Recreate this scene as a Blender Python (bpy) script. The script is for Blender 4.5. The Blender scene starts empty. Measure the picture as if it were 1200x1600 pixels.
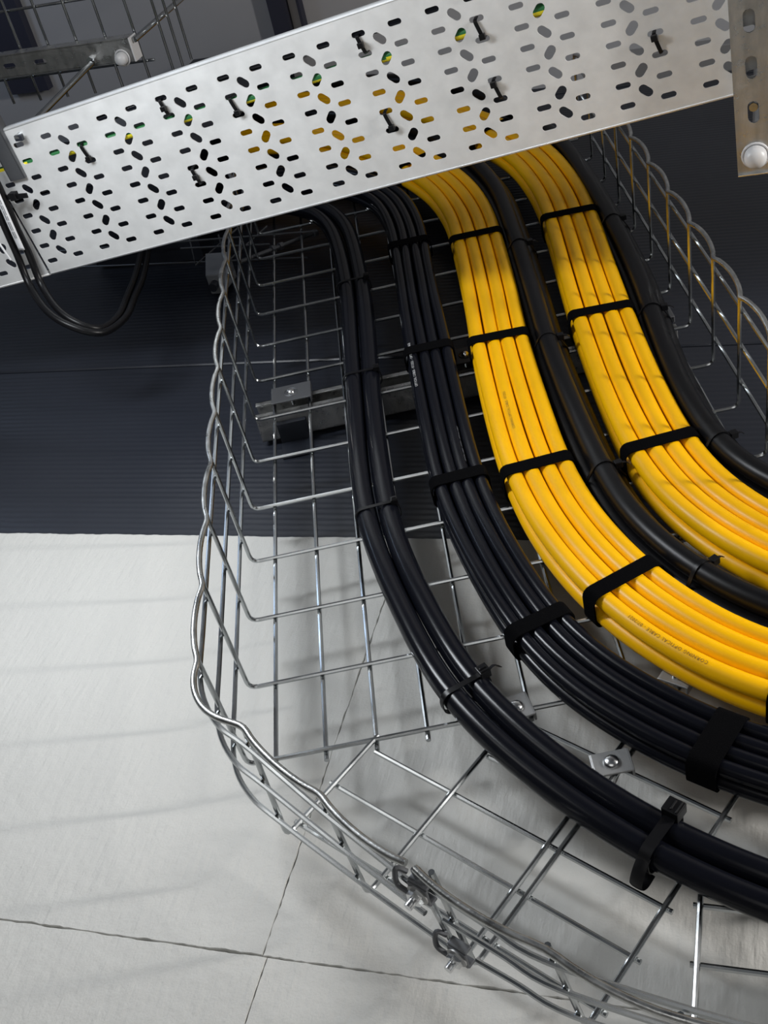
import bpy, math, random
from mathutils import Vector, Matrix

# ------------------------------------------------------------------ camera, world, lights
# World: X along the wall, Y into the wall, Z up.  The mesh cable tray leans 18.9 degrees on the wall;
# (u, v, w) are its own axes: across, along (up), out of the wall.
SC = bpy.context.scene
COL = SC.collection
CT, ST = math.cos(math.radians(18.9)), math.sin(math.radians(18.9))
Z0 = 2.3
def T(u, v, w=0.0):
    return Vector((u * CT - v * ST, -w, u * ST + v * CT + Z0))

cam_d = bpy.data.cameras.new('camera')
cam = bpy.data.objects.new('camera', cam_d)
COL.objects.link(cam)
cam_d.sensor_fit = 'HORIZONTAL'; cam_d.sensor_width = 36.0; cam_d.lens = 36.0 * 1775 / 1200
cam_d.clip_start = 0.02; cam_d.clip_end = 60
r = Vector((0.94867, 0.20204, 0.24334)).normalized()
b = Vector((0.31622, -0.61934, -0.71864)).normalized()
up = b.cross(r).normalized(); r = up.cross(b).normalized()
M = Matrix((r, up, b)).transposed().to_4x4()
M.translation = T(0.22534989, -0.72006702, 0.84066707)
cam.matrix_world = M
SC.camera = cam
CAMZ = M.translation.z

SC.view_settings.view_transform = 'Standard'
SC.view_settings.look = 'None'
SC.view_settings.exposure = 0.0
SC.view_settings.gamma = 1.0
SC.view_settings.use_curve_mapping = False

world = bpy.data.worlds.new('world'); SC.world = world
world.use_nodes = True
world.node_tree.nodes['Background'].inputs[0].default_value = (0.42, 0.46, 0.52, 1)
world.node_tree.nodes['Background'].inputs[1].default_value = 0.11

def area(name, loc, target, sx, sy, power, col):
    d = bpy.data.lights.new(name, 'AREA'); d.shape = 'RECTANGLE'; d.size = sx; d.size_y = sy
    d.energy = power; d.color = col
    o = bpy.data.objects.new(name, d); COL.objects.link(o); o.location = loc
    o.rotation_euler = (Vector(target) - Vector(loc)).to_track_quat('-Z', 'Y').to_euler()
    return o
# LED battens of the room, both in one row along the wall
area('batten_light_right', (1.95, -0.90, 2.77), (0.2, 0.05, 2.45), 0.5, 0.08, 33, (1.0, 0.97, 0.93))
area('batten_light_left', (-0.50, -0.74, 2.67), (0.05, 0.05, 2.40), 0.36, 0.13, 6.8, (0.91, 0.955, 1.0))
area('fill_light', (0.3, -1.75, 1.0), (0.0, 0.0, 2.7), 1.5, 0.9, 4.2, (1.0, 0.99, 0.97))  # added fill like floor bounce, not a fixture of the room
area('fill_light_near', (-0.9, -1.30, 2.25), (-0.1, 0.0, 2.7), 0.5, 0.3, 1.2, (1.0, 0.99, 0.97))  # weak fill added near the camera, no real source
def point_light(name, loc, power, col, rad):
    d = bpy.data.lights.new(name, 'POINT'); d.energy = power; d.color = col; d.shadow_soft_size = rad
    o = bpy.data.objects.new(name, d); COL.objects.link(o); o.location = loc
# unseen fill lights added above the trays, for upper wall and ceiling
point_light('high_fill_left', (-1.5, -0.75, 3.45), 3.6, (0.58, 0.74, 1.0), 0.12)
point_light('high_fill_right', (1.9, -2.6, 3.3), 6, (1.0, 0.96, 0.90), 0.15)

# ------------------------------------------------------------------ helpers
def link(o, parent=None):
    COL.objects.link(o)
    if parent is not None:
        o.parent = parent
        o.matrix_parent_inverse = Matrix.Translation(-parent.location)
    return o

def tag(o, label, cat, group=None, kind=None):
    if label: o['label'] = label
    if cat: o['category'] = cat
    if group: o['group'] = group
    if kind: o['kind'] = kind
    return o

def thing(name, label, cat, loc, group=None):
    e = bpy.data.objects.new(name, None); e.empty_display_size = 0.05
    e.location = loc; COL.objects.link(e)
    return tag(e, label, cat, group)

class MB:
    def __init__(s): s.v = []; s.f = []; s.m = []
    def add(s, vs, fs, mi=0):
        n = len(s.v); s.v += [tuple(v) for v in vs]
        s.f += [tuple(i + n for i in f) for f in fs]; s.m += [mi] * len(fs)
        return s
    def box(s, c, ax, ay, az, mi=0):
        c = Vector(c); vs = [c + ax * i + ay * j + az * k for k in (-1, 1) for j in (-1, 1) for i in (-1, 1)]
        return s.add(vs, [(0, 2, 3, 1), (4, 5, 7, 6), (0, 1, 5, 4), (2, 6, 7, 3), (0, 4, 6, 2), (1, 3, 7, 5)], mi)
    def cyl(s, a, bb, r, seg=12, r2=None, mi=0):
        a = Vector(a); bb = Vector(bb); r2 = r if r2 is None else r2
        x, y = frame((bb - a).normalized())
        vs = [a + (x * math.cos(t) + y * math.sin(t)) * r for t in [2 * math.pi * i / seg for i in range(seg)]]
        vs += [bb + (x * math.cos(t) + y * math.sin(t)) * r2 for t in [2 * math.pi * i / seg for i in range(seg)]]
        fs = [(i, (i + 1) % seg, seg + (i + 1) % seg, seg + i) for i in range(seg)]
        fs += [tuple(range(seg))[::-1], tuple(range(seg, 2 * seg))]
        return s.add(vs, fs, mi)
    def dome(s, c, n, r, h, seg=16, rings=5, mi=0):
        c = Vector(c); n = Vector(n).normalized(); x, y = frame(n); vs = []; fs = []
        for k in range(rings):
            a = 0.5 * math.pi * k / rings
            for i in range(seg):
                t = 2 * math.pi * i / seg
                vs.append(c + (x * math.cos(t) + y * math.sin(t)) * r * math.cos(a) + n * h * math.sin(a))
        vs.append(c + n * h)
        for k in range(rings - 1):
            for i in range(seg):
                fs.append((k * seg + i, k * seg + (i + 1) % seg, (k + 1) * seg + (i + 1) % seg, (k + 1) * seg + i))
        for i in range(seg): fs.append(((rings - 1) * seg + i, (rings - 1) * seg + (i + 1) % seg, rings * seg))
        fs.append(tuple(range(seg))[::-1])
        return s.add(vs, fs, mi)
    def tube(s, pts, r, seg=8, closed=False, up0=None, matfn=None, flat=None):
        """sweep a circle (or ellipse: flat=(ra, rb)) along pts"""
        pts = [Vector(p) for p in pts]; n = len(pts); base = len(s.v)
        tang = []
        for i in range(n):
            if closed: t = pts[(i + 1) % n] - pts[i - 1]
            else: t = pts[min(i + 1, n - 1)] - pts[max(i - 1, 0)]
            tang.append(t.normalized())
        x = Vector(up0) if up0 is not None else frame(tang[0])[0]
        for i in range(n):
            t = tang[i]; x = (x - t * x.dot(t)).normalized(); y = t.cross(x)
            for k in range(seg):
                a = 2 * math.pi * k / seg
                ra, rb = flat if flat else (r, r)
                s.v.append(tuple(pts[i] + x * math.cos(a) * ra + y * math.sin(a) * rb))
        for i in range(n if closed else n - 1):
            j = (i + 1) % n
            for k in range(seg):
                q = (k + 1) % seg
                s.f.append((base + i * seg + k, base + i * seg + q, base + j * seg + q, base + j * seg + k))
                s.m.append(matfn(i, k, n) if matfn else 0)
        if not closed:
            s.f.append(tuple(base + k for k in range(seg))[::-1]); s.m.append(0)
            s.f.append(tuple(base + (n - 1) * seg + k for k in range(seg))); s.m.append(0)
        return s
    def build(s, name, mat, parent=None, smooth=True, bevel=0, label=None):
        me = bpy.data.meshes.new(name); me.from_pydata(s.v, [], s.f)
        mats = mat if isinstance(mat, (list, tuple)) else [mat]
        for m_ in mats: me.materials.append(m_)
        me.polygons.foreach_set('material_index', s.m)
        if smooth:
            me.polygons.foreach_set('use_smooth', [True] * len(s.f))
        me.validate(); me.update()
        if smooth: me.set_sharp_from_angle(angle=math.radians(42))
        o = bpy.data.objects.new(name, me); link(o, parent)
        if bevel:
            md = o.modifiers.new('bevel', 'BEVEL'); md.width = bevel; md.segments = 2; md.limit_method = 'ANGLE'
        if label: o['label'] = label
        return o

def frame(t):
    a = Vector((0, 0, 1)) if abs(t.z) < 0.9 else Vector((1, 0, 0))
    x = t.cross(a).normalized(); return x, t.cross(x).normalized()

def catmull(P, step=0.012):
    """dense Catmull-Rom through points (tuples of any length)"""
    P = [Vector(p) for p in P]; out = []
    Q = [P[0] * 2 - P[1]] + P + [P[-1] * 2 - P[-2]]
    for i in range(1, len(Q) - 2):
        a, b_, c, d = Q[i - 1], Q[i], Q[i + 1], Q[i + 2]
        n = max(1, int((c - b_).length / step))
        for k in range(n):
            t = k / n
            out.append(0.5 * ((2 * b_) + (c - a) * t + (2 * a - 5 * b_ + 4 * c - d) * t * t + (3 * b_ - a - 3 * c + d) * t ** 3))
    out.append(P[-1].copy()); return out

def smooth_path(P, it=3, step=0.012):
    """uniform samples, relaxed a little so measuring noise does not show"""
    D = catmull(P, step)
    for _ in range(it):
        D = [D[0]] + [(D[i - 1] + D[i] * 2 + D[i + 1]) * 0.25 for i in range(1, len(D) - 1)] + [D[-1]]
    return D

# ------------------------------------------------------------------ materials
def mat(name, col, rough=0.5, metal=0.0, spec=0.5, noise=None, bump=None, coat=0.0, rnoise=None):
    m = bpy.data.materials.new(name); m.use_nodes = True
    nt = m.node_tree; p = nt.nodes['Principled BSDF']
    p.inputs['Base Color'].default_value = (*col, 1); p.inputs['Roughness'].default_value = rough
    p.inputs['Metallic'].default_value = metal; p.inputs['Specular IOR Level'].default_value = spec
    if coat: p.inputs['Coat Weight'].default_value = coat; p.inputs['Coat Roughness'].default_value = 0.15
    tc = nt.nodes.new('ShaderNodeTexCoord')
    def nz(scale, detail=4, sc3=None):
        n = nt.nodes.new('ShaderNodeTexNoise'); n.inputs['Scale'].default_value = scale; n.inputs['Detail'].default_value = detail
        if sc3:
            mp = nt.nodes.new('ShaderNodeMapping'); mp.inputs['Scale'].default_value = sc3[:3]
            if len(sc3) > 3: mp.inputs['Rotation'].default_value = sc3[3]
            nt.links.new(tc.outputs['Object'], mp.inputs[0]); nt.links.new(mp.outputs[0], n.inputs[0])
        else: nt.links.new(tc.outputs['Object'], n.inputs[0])
        return n
    if noise:   # (scale, amount[, stretch])
        n = nz(noise[0], 5, noise[2] if len(noise) > 2 else None)
        mr = nt.nodes.new('ShaderNodeMapRange'); mr.inputs['To Min'].default_value = 1 - noise[1]; mr.inputs['To Max'].default_value = 1 + noise[1]
        mr.inputs['From Min'].default_value = 0.3; mr.inputs['From Max'].default_value = 0.7
        mx = nt.nodes.new('ShaderNodeVectorMath'); mx.operation = 'SCALE'; mx.inputs[0].default_value = col
        nt.links.new(n.outputs[0], mr.inputs[0]); nt.links.new(mr.outputs[0], mx.inputs['Scale']); nt.links.new(mx.outputs[0], p.inputs['Base Color'])
    if rnoise:
        n = nz(rnoise[0], 3); mr = nt.nodes.new('ShaderNodeMapRange'); mr.inputs['To Min'].default_value = rough - rnoise[1]; mr.inputs['To Max'].default_value = rough + rnoise[1]
        mr.inputs['From Min'].default_value = 0.3; mr.inputs['From Max'].default_value = 0.7
        nt.links.new(n.outputs[0], mr.inputs[0]); nt.links.new(mr.outputs[0], p.inputs['Roughness'])
    if bump:    # list of (scale, distance[, stretch])
        prev = None
        for bb in bump:
            n = nz(bb[0], 6, bb[2] if len(bb) > 2 else None)
            bp = nt.nodes.new('ShaderNodeBump'); bp.inputs['Distance'].default_value = bb[1]; bp.inputs['Strength'].default_value = 1
            nt.links.new(n.outputs[0], bp.inputs['Height'])
            if prev: nt.links.new(prev.outputs[0], bp.inputs['Normal'])
            prev = bp
        nt.links.new(prev.outputs[0], p.inputs['Normal'])
    return m

M_WHITE = mat('white_wall_paint', (0.56, 0.555, 0.53), 0.62, noise=(3.0, 0.035),
              bump=[(42, 0.0012, (3.0, 1, 0.5, (0, math.radians(18), 0))), (14, 0.0020), (95, 0.0009), (420, 0.0003)])
M_JOINT = mat('joint_mortar', (0.20, 0.19, 0.17), 0.9, bump=[(300, 0.001)])  # dark grey backing in the gaps between blocks
M_PANEL = mat('dark_blue_grey_coated_steel', (0.017, 0.020, 0.029), 0.42, spec=0.5, noise=(2.0, 0.08), rnoise=(3, 0.06))
M_WIRE = mat('zinc_plated_wire', (0.46, 0.48, 0.49), 0.21, 1.0, noise=(35, 0.07), rnoise=(25, 0.05))
M_RIM = mat('dull_zinc_rim_wire', (0.50, 0.51, 0.505), 0.32, 1.0, noise=(90, 0.22), bump=[(400, 0.0002)], rnoise=(60, 0.1))
M_SHEET = mat('galvanised_sheet', (0.86, 0.865, 0.86), 0.52, 0.40, noise=(55, 0.05), bump=[(260, 0.00006)], rnoise=(30, 0.08))
M_STRUT = mat('galvanised_strut', (0.46, 0.46, 0.45), 0.36, 0.9, noise=(70, 0.22, (1, 0.15, 1)), bump=[(300, 0.0003)], rnoise=(90, 0.14))
M_BRIGHT = mat('bright_zinc_bolt', (0.72, 0.73, 0.74), 0.24, 1.0)
M_CLIP = mat('dull_clip_steel', (0.36, 0.36, 0.36), 0.45, 0.55, bump=[(300, 0.0002)])
M_YEL = mat('yellow_cable_jacket', (0.95, 0.495, 0.0012), 0.36, spec=0.3, noise=(14, 0.06), rnoise=(25, 0.06))
M_YDARK = mat('cable_print_brown', (0.20, 0.10, 0.01), 0.6)
M_BLK = mat('black_cable_jacket', (0.0045, 0.005, 0.008), 0.23, spec=0.22, rnoise=(12, 0.03))
M_BLK2 = mat('matt_black_cable_jacket', (0.005, 0.005, 0.006), 0.36, spec=0.26)
M_VEL = mat('black_hook_and_loop_fabric', (0.0025, 0.0025, 0.003), 0.95, spec=0.04, bump=[(900, 0.0006)])
M_TIE = mat('black_nylon', (0.004, 0.004, 0.005), 0.35, spec=0.3)
M_CAP = mat('white_plastic', (0.62, 0.62, 0.63), 0.38, spec=0.5)
M_LABEL = mat('white_label', (0.82, 0.83, 0.85), 0.5)
M_INK = mat('grey_print', (0.16, 0.16, 0.17), 0.6)
M_DOT = mat('white_print', (0.55, 0.55, 0.55), 0.6)
M_GREEN = mat('green_jacket', (0.02, 0.16, 0.045), 0.4)
M_EYEL = mat('lemon_jacket', (0.85, 0.72, 0.02), 0.4)
M_CEIL = mat('grey_ceiling', (0.48, 0.48, 0.50), 0.8, noise=(1.2, 0.06))
M_BEAM = mat('dark_beam_paint', (0.035, 0.037, 0.06), 0.6)
M_FLOOR = mat('grey_floor', (0.42, 0.41, 0.39), 0.6, noise=(2, 0.06))
M_DCLIP = mat('dark_clip_steel', (0.13, 0.135, 0.145), 0.45, 0.6)
M_DUCT = mat('pale_grey_plastic', (0.20, 0.20, 0.205), 0.5)
M_BOX = mat('mid_grey_plastic', (0.22, 0.23, 0.25), 0.5)

# ------------------------------------------------------------------ the setting
X_ = Vector((1, 0, 0)); Y_ = Vector((0, 1, 0)); Z_ = Vector((0, 0, 1))
MB().add([(-5, -6, 0), (5, -6, 0), (5, 0.3, 0), (-5, 0.3, 0)], [(0, 1, 2, 3)]).build('floor', M_FLOOR)['kind'] = 'structure'
MB().box((0, -2.85, 4.197), X_ * 5, Y_ * 3.15, Z_ * 0.05).build('ceiling', M_CEIL, smooth=False)['kind'] = 'structure'
for nm, x0, x1 in (('ceiling_joist', -0.582, -0.543), ('ceiling_joist', -0.515, -0.509), ('ceiling_joist', -1.30, -1.19), ('ceiling_joist', 1.0, 1.08)):
    o = MB().box(((x0 + x1) / 2, -1.5 - 0.08, 4.135), X_ * ((x1 - x0) / 2), Y_ * 1.5, Z_ * 0.012).build('trim_1' if nm else nm, M_BEAM, smooth=False)
    o['kind'] = 'structure'

wall = bpy.data.objects.new('wall_back', None); wall.location = (0, 0.055, 0); COL.objects.link(wall)
wall['kind'] = 'structure'
# dark micro-ribbed sandwich panels above
def rib_panel(z0, z1, y=0.0575):
    m = MB(); prof = [(z0, y + 0.012), (z0 + 0.0008, y + 0.002), (z0 + 0.003, y)]
    z = z0 + 0.006
    while z < z1 - 0.012:
        prof += [(z, y), (z + 0.0030, y + 0.00042), (z + 0.0058, y + 0.00042), (z + 0.0088, y)]; z += 0.0108
    prof += [(z1 - 0.003, y), (z1 - 0.0008, y + 0.002), (z1, y + 0.012)]
    vs = [];  n = len(prof)
    for x in (-5, 5): vs += [(x, p[1], p[0]) for p in prof]
    m.add(vs, [(i, i + 1, n + i + 1, n + i) for i in range(n - 1)])
    o = m.build('panel', M_PANEL, wall, smooth=True); return o
rib_panel(2.668, 3.0945); rib_panel(3.0965, 4.1); rib_panel(4.102, 4.16)
# white painted blocks below, uneven edges, cracks between them
rng = random.Random(5)
def jag(p, q, amp, n, seed):
    g = random.Random(seed); out = []; w = 0
    for i in range(n):
        t = i / n; w = 0.55 * w + g.uniform(-amp, amp)
        e = 0 if i == 0 else 1
        d = (q - p).normalized(); nrm = Vector((-d.z, 0, d.x))
        out.append(p + (q - p) * t + nrm * w * e)
    return out
def block(x0, x1, z0, z1, seed, gl=0.0003, gr=0.0003, gb=0.0007, gt=0.0007, amp=0.0005):
    a, b_, c, d = Vector((x0 + gl, 0, z0 + gb)), Vector((x1 - gr, 0, z0 + gb)), Vector((x1 - gr, 0, z1 - gt)), Vector((x0 + gl, 0, z1 - gt))
    P = jag(a, b_, amp, 230, seed) + jag(b_, c, amp, 110, seed + 1) + jag(c, d, amp, 230, seed + 2) + jag(d, a, amp, 110, seed + 3)
    y0, y1 = 0.055, 0.15; n = len(P)
    cx, cz = (x0 + x1) / 2, (z0 + z1) / 2
    ins = [Vector((cx + (p.x - cx) * (1 - 0.0012 / (x1 - x0)), 0, cz + (p.z - cz) * (1 - 0.0012 / (z1 - z0)))) for p in P]
    vs = [(p.x, y0, p.z) for p in ins] + [(p.x, y0 + 0.0008, p.z) for p in P] + [(p.x, y1, p.z) for p in P]
    fs = [tuple(range(n))]
    for k in (0, 1):
        fs += [(k * n + i, (k + 1) * n + i, (k + 1) * n + (i + 1) % n, k * n + (i + 1) % n) for i in range(n)]
    MB().add(vs, fs).build('block', M_WHITE, wall, smooth=False)
zj, zt, zb = 2.130, 2.682, 1.56
xs = [-2.37, -1.17, 0.030, 1.23, 2.43]
for i in range(4):
    block(xs[i], xs[i + 1], zj, zt, 10 + i * 7, gb=0.0011 if i < 2 else 0.0004, gt=0, amp=0.0007)
    block(xs[i] + 0.005, xs[i + 1] + 0.005, zb, zj, 60 + i * 7, gt=0.0002)
    block(xs[i], xs[i + 1], 0.95, zb, 90 + i * 7)
MB().box((0, 0.2, 1.4), X_ * 5, Y_ * 0.05, Z_ * 1.4).build('mortar_backing', M_JOINT, wall, smooth=False)
MB().box((0, 0.07, 0.475), X_ * 5, Y_ * 0.015, Z_ * 0.47).build('lower_render', M_WHITE, wall, smooth=False)

# ------------------------------------------------------------------ mesh cable trays
RW = 0.0025
def a2(th): return (math.cos(math.radians(th)), math.sin(math.radians(th)))
E2 = a2(-44); F2 = (-E2[1], E2[0]); E3 = a2(-19); F3 = (-E3[1], E3[0])
def P2(e, f): return (e * E2[0] + f * F2[0], e * E2[1] + f * F2[1])
def P3(e, f): return (e * E3[0] + f * F3[0], e * E3[1] + f * F3[1])
def wirepath(ctrl, rc=0.010):
    """polyline through (u,v,w) with rounded corners"""
    out = [Vector(ctrl[0])]
    for i in range(1, len(ctrl) - 1):
        p, c, n = Vector(ctrl[i - 1]), Vector(ctrl[i]), Vector(ctrl[i + 1])
        a = c + (p - c).normalized() * rc; d = c + (n - c).normalized() * rc
        for k in range(5):
            t = k / 4; out.append(a * (1 - t) ** 2 + c * 2 * t * (1 - t) + d * t * t)
    out.append(Vector(ctrl[-1])); return [T(*q) for q in out]
def wire(name, ctrl, parent, r=RW, m=None, rc=0.010, seg=8):
    return MB().tube(wirepath(ctrl, rc), r, seg).build(name, m or M_WIRE, parent)
def curvewire(name, pts, parent, r=RW, m=None, it=1, seg=8):
    return MB().tube([T(*q) for q in smooth_path(pts, it, 0.008)], r, seg).build(name, m or M_WIRE, parent)
def scallop(nodes, amp, outward, n=10):
    """rim wire: bows outward between its nodes"""
    out = []
    for i in range(len(nodes) - 1):
        a, c = Vector(nodes[i]), Vector(nodes[i + 1])
        for k in range(n):
            t = k / n; out.append(a + (c - a) * t + Vector(outward[i]) * amp * (math.sin(math.pi * t) ** 0.7 if t else 0))
    out.append(Vector(nodes[-1])); return out

HT = 0.15
trayA = thing('mesh_cable_tray', 'galvanised wire mesh cable tray climbing the wall with all the bundled cables in it', 'cable tray', T(0, 0, 0))
NV = 14
for i in range(NV):
    v = i * 0.1
    left = v <= 1.25
    c = []
    if left: c += [(-0.030, v, HT), (-0.027, v, 0)]
    else: c += [(-0.02, v, 0)]
    if i >= 2: c += [(0.579, v, 0), (0.582, v, HT)]
    else: c += [(0.34 + 0.1 * i, v, 0)]
    wire('cross_wire', c, trayA)
for k in range(12):
    u = 0.05 * k
    wire('long_wire', [(u, -0.010 if k < 8 else 0.19, -0.0046), (u, 1.34, -0.0046)], trayA)
# left side wires go round the cut bend into the slanting section
SIDE_E = [(0.071, -0.057, -0.054), (0.173, -0.062, -0.070), (0.276, -0.066, -0.083)]
def side_pt(e, fb, fr, h, out=0.0):
    f = fb + (fr - fb) * h / HT - out; return (*P2(e, f), h)
for h in (0.032, 0.081, 0.130):
    pts = [(-0.0316 - 0.003 * h / HT, v, h) for v in (1.25, 1.0, 0.7, 0.4, 0.2, 0.06, 0.0)]
    pts += [(-0.0275, -0.035, h), (-0.013, -0.066, h)]
    pts += [side_pt(e, fb, fr, h, 0.0046) for e, fb, fr in SIDE_E]
    if h < 0.1: pts[-1] = side_pt(0.268 if h > 0.05 else 0.285, -0.066, -0.083, h, 0.0046)
    curvewire('side_wire', pts, trayA)
nodes = [(-0.030, 1.2 - 0.1 * i, HT) for i in range(13)]
outw = [(-1, 0, 0)] * 12
a = P2(0.071, -0.054)
arc = [(-0.0325, -0.016, HT), (-0.0312, -0.036, HT), (-0.0235, -0.056, HT), (-0.010, -0.072, HT), (a[0], a[1], HT)]
rim = scallop(nodes, 0.0062, outw) + [Vector(q) for q in arc]
n2 = [(*P2(0.071, -0.054), HT), (*P2(0.173, -0.070), HT), (*P2(0.268, -0.082), HT)]
o2 = (-F2[0], -F2[1], 0)
rim += scallop(n2, 0.006, [o2, o2])[1:]
D = [rim[0]] + [q for i, q in enumerate(rim[1:], 1) if (q - rim[i - 1]).length > 1e-5]
D = catmull(D, 0.004)
for _ in range(2): D = [D[0]] + [(D[i - 1] + D[i] * 2 + D[i + 1]) * 0.25 for i in range(1, len(D) - 1)] + [D[-1]]
MB().tube([T(*q) for q in D], 0.0030, 10).build('rim_wire', M_RIM, trayA)
# right side
for h in (0.032, 0.081, 0.130):
    wire('side_wire', [(0.5836 + 0.003 * h / HT, 0.12, h), (0.5836 + 0.003 * h / HT, 1.34, h)], trayA)
D = scallop([(0.582, 1.3 - 0.1 * i, HT) for i in range(12)], 0.0075, [(0.9, 0, 0.45)] * 11)
MB().tube([T(*q) for q in D], 0.0030, 10).build('rim_wire', M_RIM, trayA)
# slanting section
for (e, fb, fr), fend in zip(SIDE_E, (0.074, 0.166, 0.262)):
    wire('cross_wire', [(*P2(e, fr), HT), (*P2(e, fb), 0), (*P2(e, fend), 0)], trayA)
for f in (-0.040, 0.010, 0.060, 0.110, 0.160, 0.210, 0.260):
    e0 = 0.175 if f == 0.110 else max(1.035 * f + 0.016, 0.064)
    if e0 < 0.26: wire('long_wire', [(*P2(e0, f), -0.0046), (*P2(0.284, f), -0.0046)], trayA)

trayB = thing('mesh_cable_tray', 'galvanised wire mesh cable tray section at lower right, bolted on after the slanting joint', 'cable tray', T(*P2(0.287, 0)))
SB = [(0.288, -0.064, -0.078), (0.386, -0.058, -0.080)]
for (e, fb, fr), fend in zip(SB, (0.275, 0.375)):
    wire('cross_wire', [(*P2(e, fr), HT), (*P2(e, fb), 0), (*P2(e, fend), 0)], trayB)
for i in range(9):
    e = 0.4014 + 0.1 * i
    wire('cross_wire', [(*P3(e, -0.268 if i == 0 else -0.262), HT - (0.003 if i == 0 else 0)), (*P3(e, -0.235), 0), (*P3(e, -0.07 if i == 0 else 0.372), 0)], trayB)
for f in (-0.040, 0.010, 0.060, 0.110, 0.160, 0.210, 0.260):
    wire('long_wire', [(*P2(max(0.278, 1.035 * f + 0.02), f), -0.0046), (*P2(0.392, f), -0.0046)], trayB)
for k in range(12):
    f = -0.203 + 0.05 * k
    wire('long_wire', [(*P3(0.396 if f < -0.08 else 0.495, f), -0.0046), (*P3(1.25, f), -0.0046)], trayB)
for h in (0.032, 0.081, 0.130):
    pts = [side_pt(0.300 if h < 0.05 else 0.283, -0.064, -0.078, h, 0.0046), side_pt(0.34, -0.061, -0.080, h, 0.0046), side_pt(0.386, -0.058, -0.080, h, 0.0046)]
    pts += [(*P3(e, -0.239 - 0.027 * h / HT), h) for e in (0.46, 0.6, 0.9, 1.25)]
    curvewire('side_wire', pts, trayB, it=2)
n2 = [(*P2(0.276, -0.082), HT), (*P2(0.386, -0.082), HT), (*P3(0.409, -0.2725), HT), (*P3(0.5014, -0.262), HT), (*P3(0.6014, -0.262), HT), (*P3(0.7, -0.262), HT), (*P3(0.8, -0.262), HT), (*P3(1.2, -0.262), HT)]
o3 = (-F3[0], -F3[1], 0)
D = scallop(n2[:3], 0.006, [o2, o2]) + scallop(n2[2:], 0.006, [o3] * 5)[1:]
D = [D[0]] + [(D[i - 1] + D[i] * 2 + D[i + 1]) * 0.25 for i in range(1, len(D) - 1)] + [D[-1]]
MB().tube([T(*q) for q in D], 0.0030, 10).build('rim_wire', M_RIM, trayB)

# ------------------------------------------------------------------ strut channels and clamps
def channel(name, label, a, bb, side, out, width, depth, parent_loc, slots=None, th=0.0025, slotface=True, slot_w=0.014, slot_l=0.028, m=None, lips=True, bevel=0.001):
    """C strut from a to bb; 'out' is the direction its web faces; slots = distances of slot centres from a"""
    a = Vector(a); bb = Vector(bb); ax = (bb - a).normalized(); L = (bb - a).length
    side = Vector(side).normalized(); out = Vector(out).normalized()
    t = thing(name, label, 'strut channel', parent_loc)
    # web as a holed plate
    plate_local(lambda x, y, z: a + ax * x + side * y + out * z, L, width, th, slots or [], slot_l, slot_w, 'web', m or M_STRUT, t)
    for s in (-1, 1):
        mb = MB(); c = a + ax * (L / 2) + side * s * (width / 2 - th / 2) - out * (depth / 2)
        mb.box(c, ax * (L / 2), side * (th / 2), out * (depth / 2))
        if lips:
            c2 = a + ax * (L / 2) + side * s * (width / 2 - 0.005) - out * (depth - th / 2)
            mb.box(c2, ax * (L / 2), side * 0.0045, out * (th / 2))
        mb.build('flange', m or M_STRUT, t, smooth=False, bevel=bevel)
    return t

def holed_mesh(name, outer, holes, thick, tf, m, parent, bevel=0.0):
    """flat plate with holes: 2-D curve fill turned into a mesh, mapped by tf(x, y, z)"""
    cu = bpy.data.curves.new(name, 'CURVE'); cu.dimensions = '2D'; cu.fill_mode = 'BOTH'; cu.extrude = thick / 2
    for poly in [outer] + holes:
        sp = cu.splines.new('POLY'); sp.points.add(len(poly) - 1)
        for i, (x, y) in enumerate(poly): sp.points[i].co = (x, y, 0, 1)
        sp.use_cyclic_u = True
    tmp = bpy.data.objects.new('tmp', cu); COL.objects.link(tmp)
    dg = bpy.context.evaluated_depsgraph_get(); dg.update()
    me = bpy.data.meshes.new_from_object(tmp.evaluated_get(dg))
    bpy.data.objects.remove(tmp); bpy.data.curves.remove(cu)
    for v in me.vertices: v.co = tf(v.co.x, v.co.y, v.co.z)
    me.materials.clear(); me.materials.append(m); me.name = name
    o = bpy.data.objects.new(name, me); link(o, parent)
    return o

def stadium(cx, cy, L, W, ang=0.0, n=7):
    out = []; c, s = math.cos(ang), math.sin(ang)
    for k in range(n): 
        t = -math.pi / 2 + math.pi * k / (n - 1); out.append((L / 2 - W / 2 + W / 2 * math.cos(t), W / 2 * math.sin(t)))
    for k in range(n):
        t = math.pi / 2 + math.pi * k / (n - 1); out.append((-L / 2 + W / 2 + W / 2 * math.cos(t), W / 2 * math.sin(t)))
    return [(cx + x * c - y * s, cy + x * s + y * c) for x, y in out]

def plate_local(f, L, width, th, slots, sl, sw, name, m, parent):
    outer = [(0, -width / 2), (L, -width / 2), (L, width / 2), (0, width / 2)]
    holes = [stadium(s, 0, sl, sw) for s in slots]
    return holed_mesh(name, outer, holes, th, lambda x, y, z: f(x, y, z - th / 2), m, parent)

U_ = T(1, 0, 0) - T(0, 0, 0); V_ = T(0, 1, 0) - T(0, 0, 0); W_ = Vector((0, -1, 0))
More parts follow.
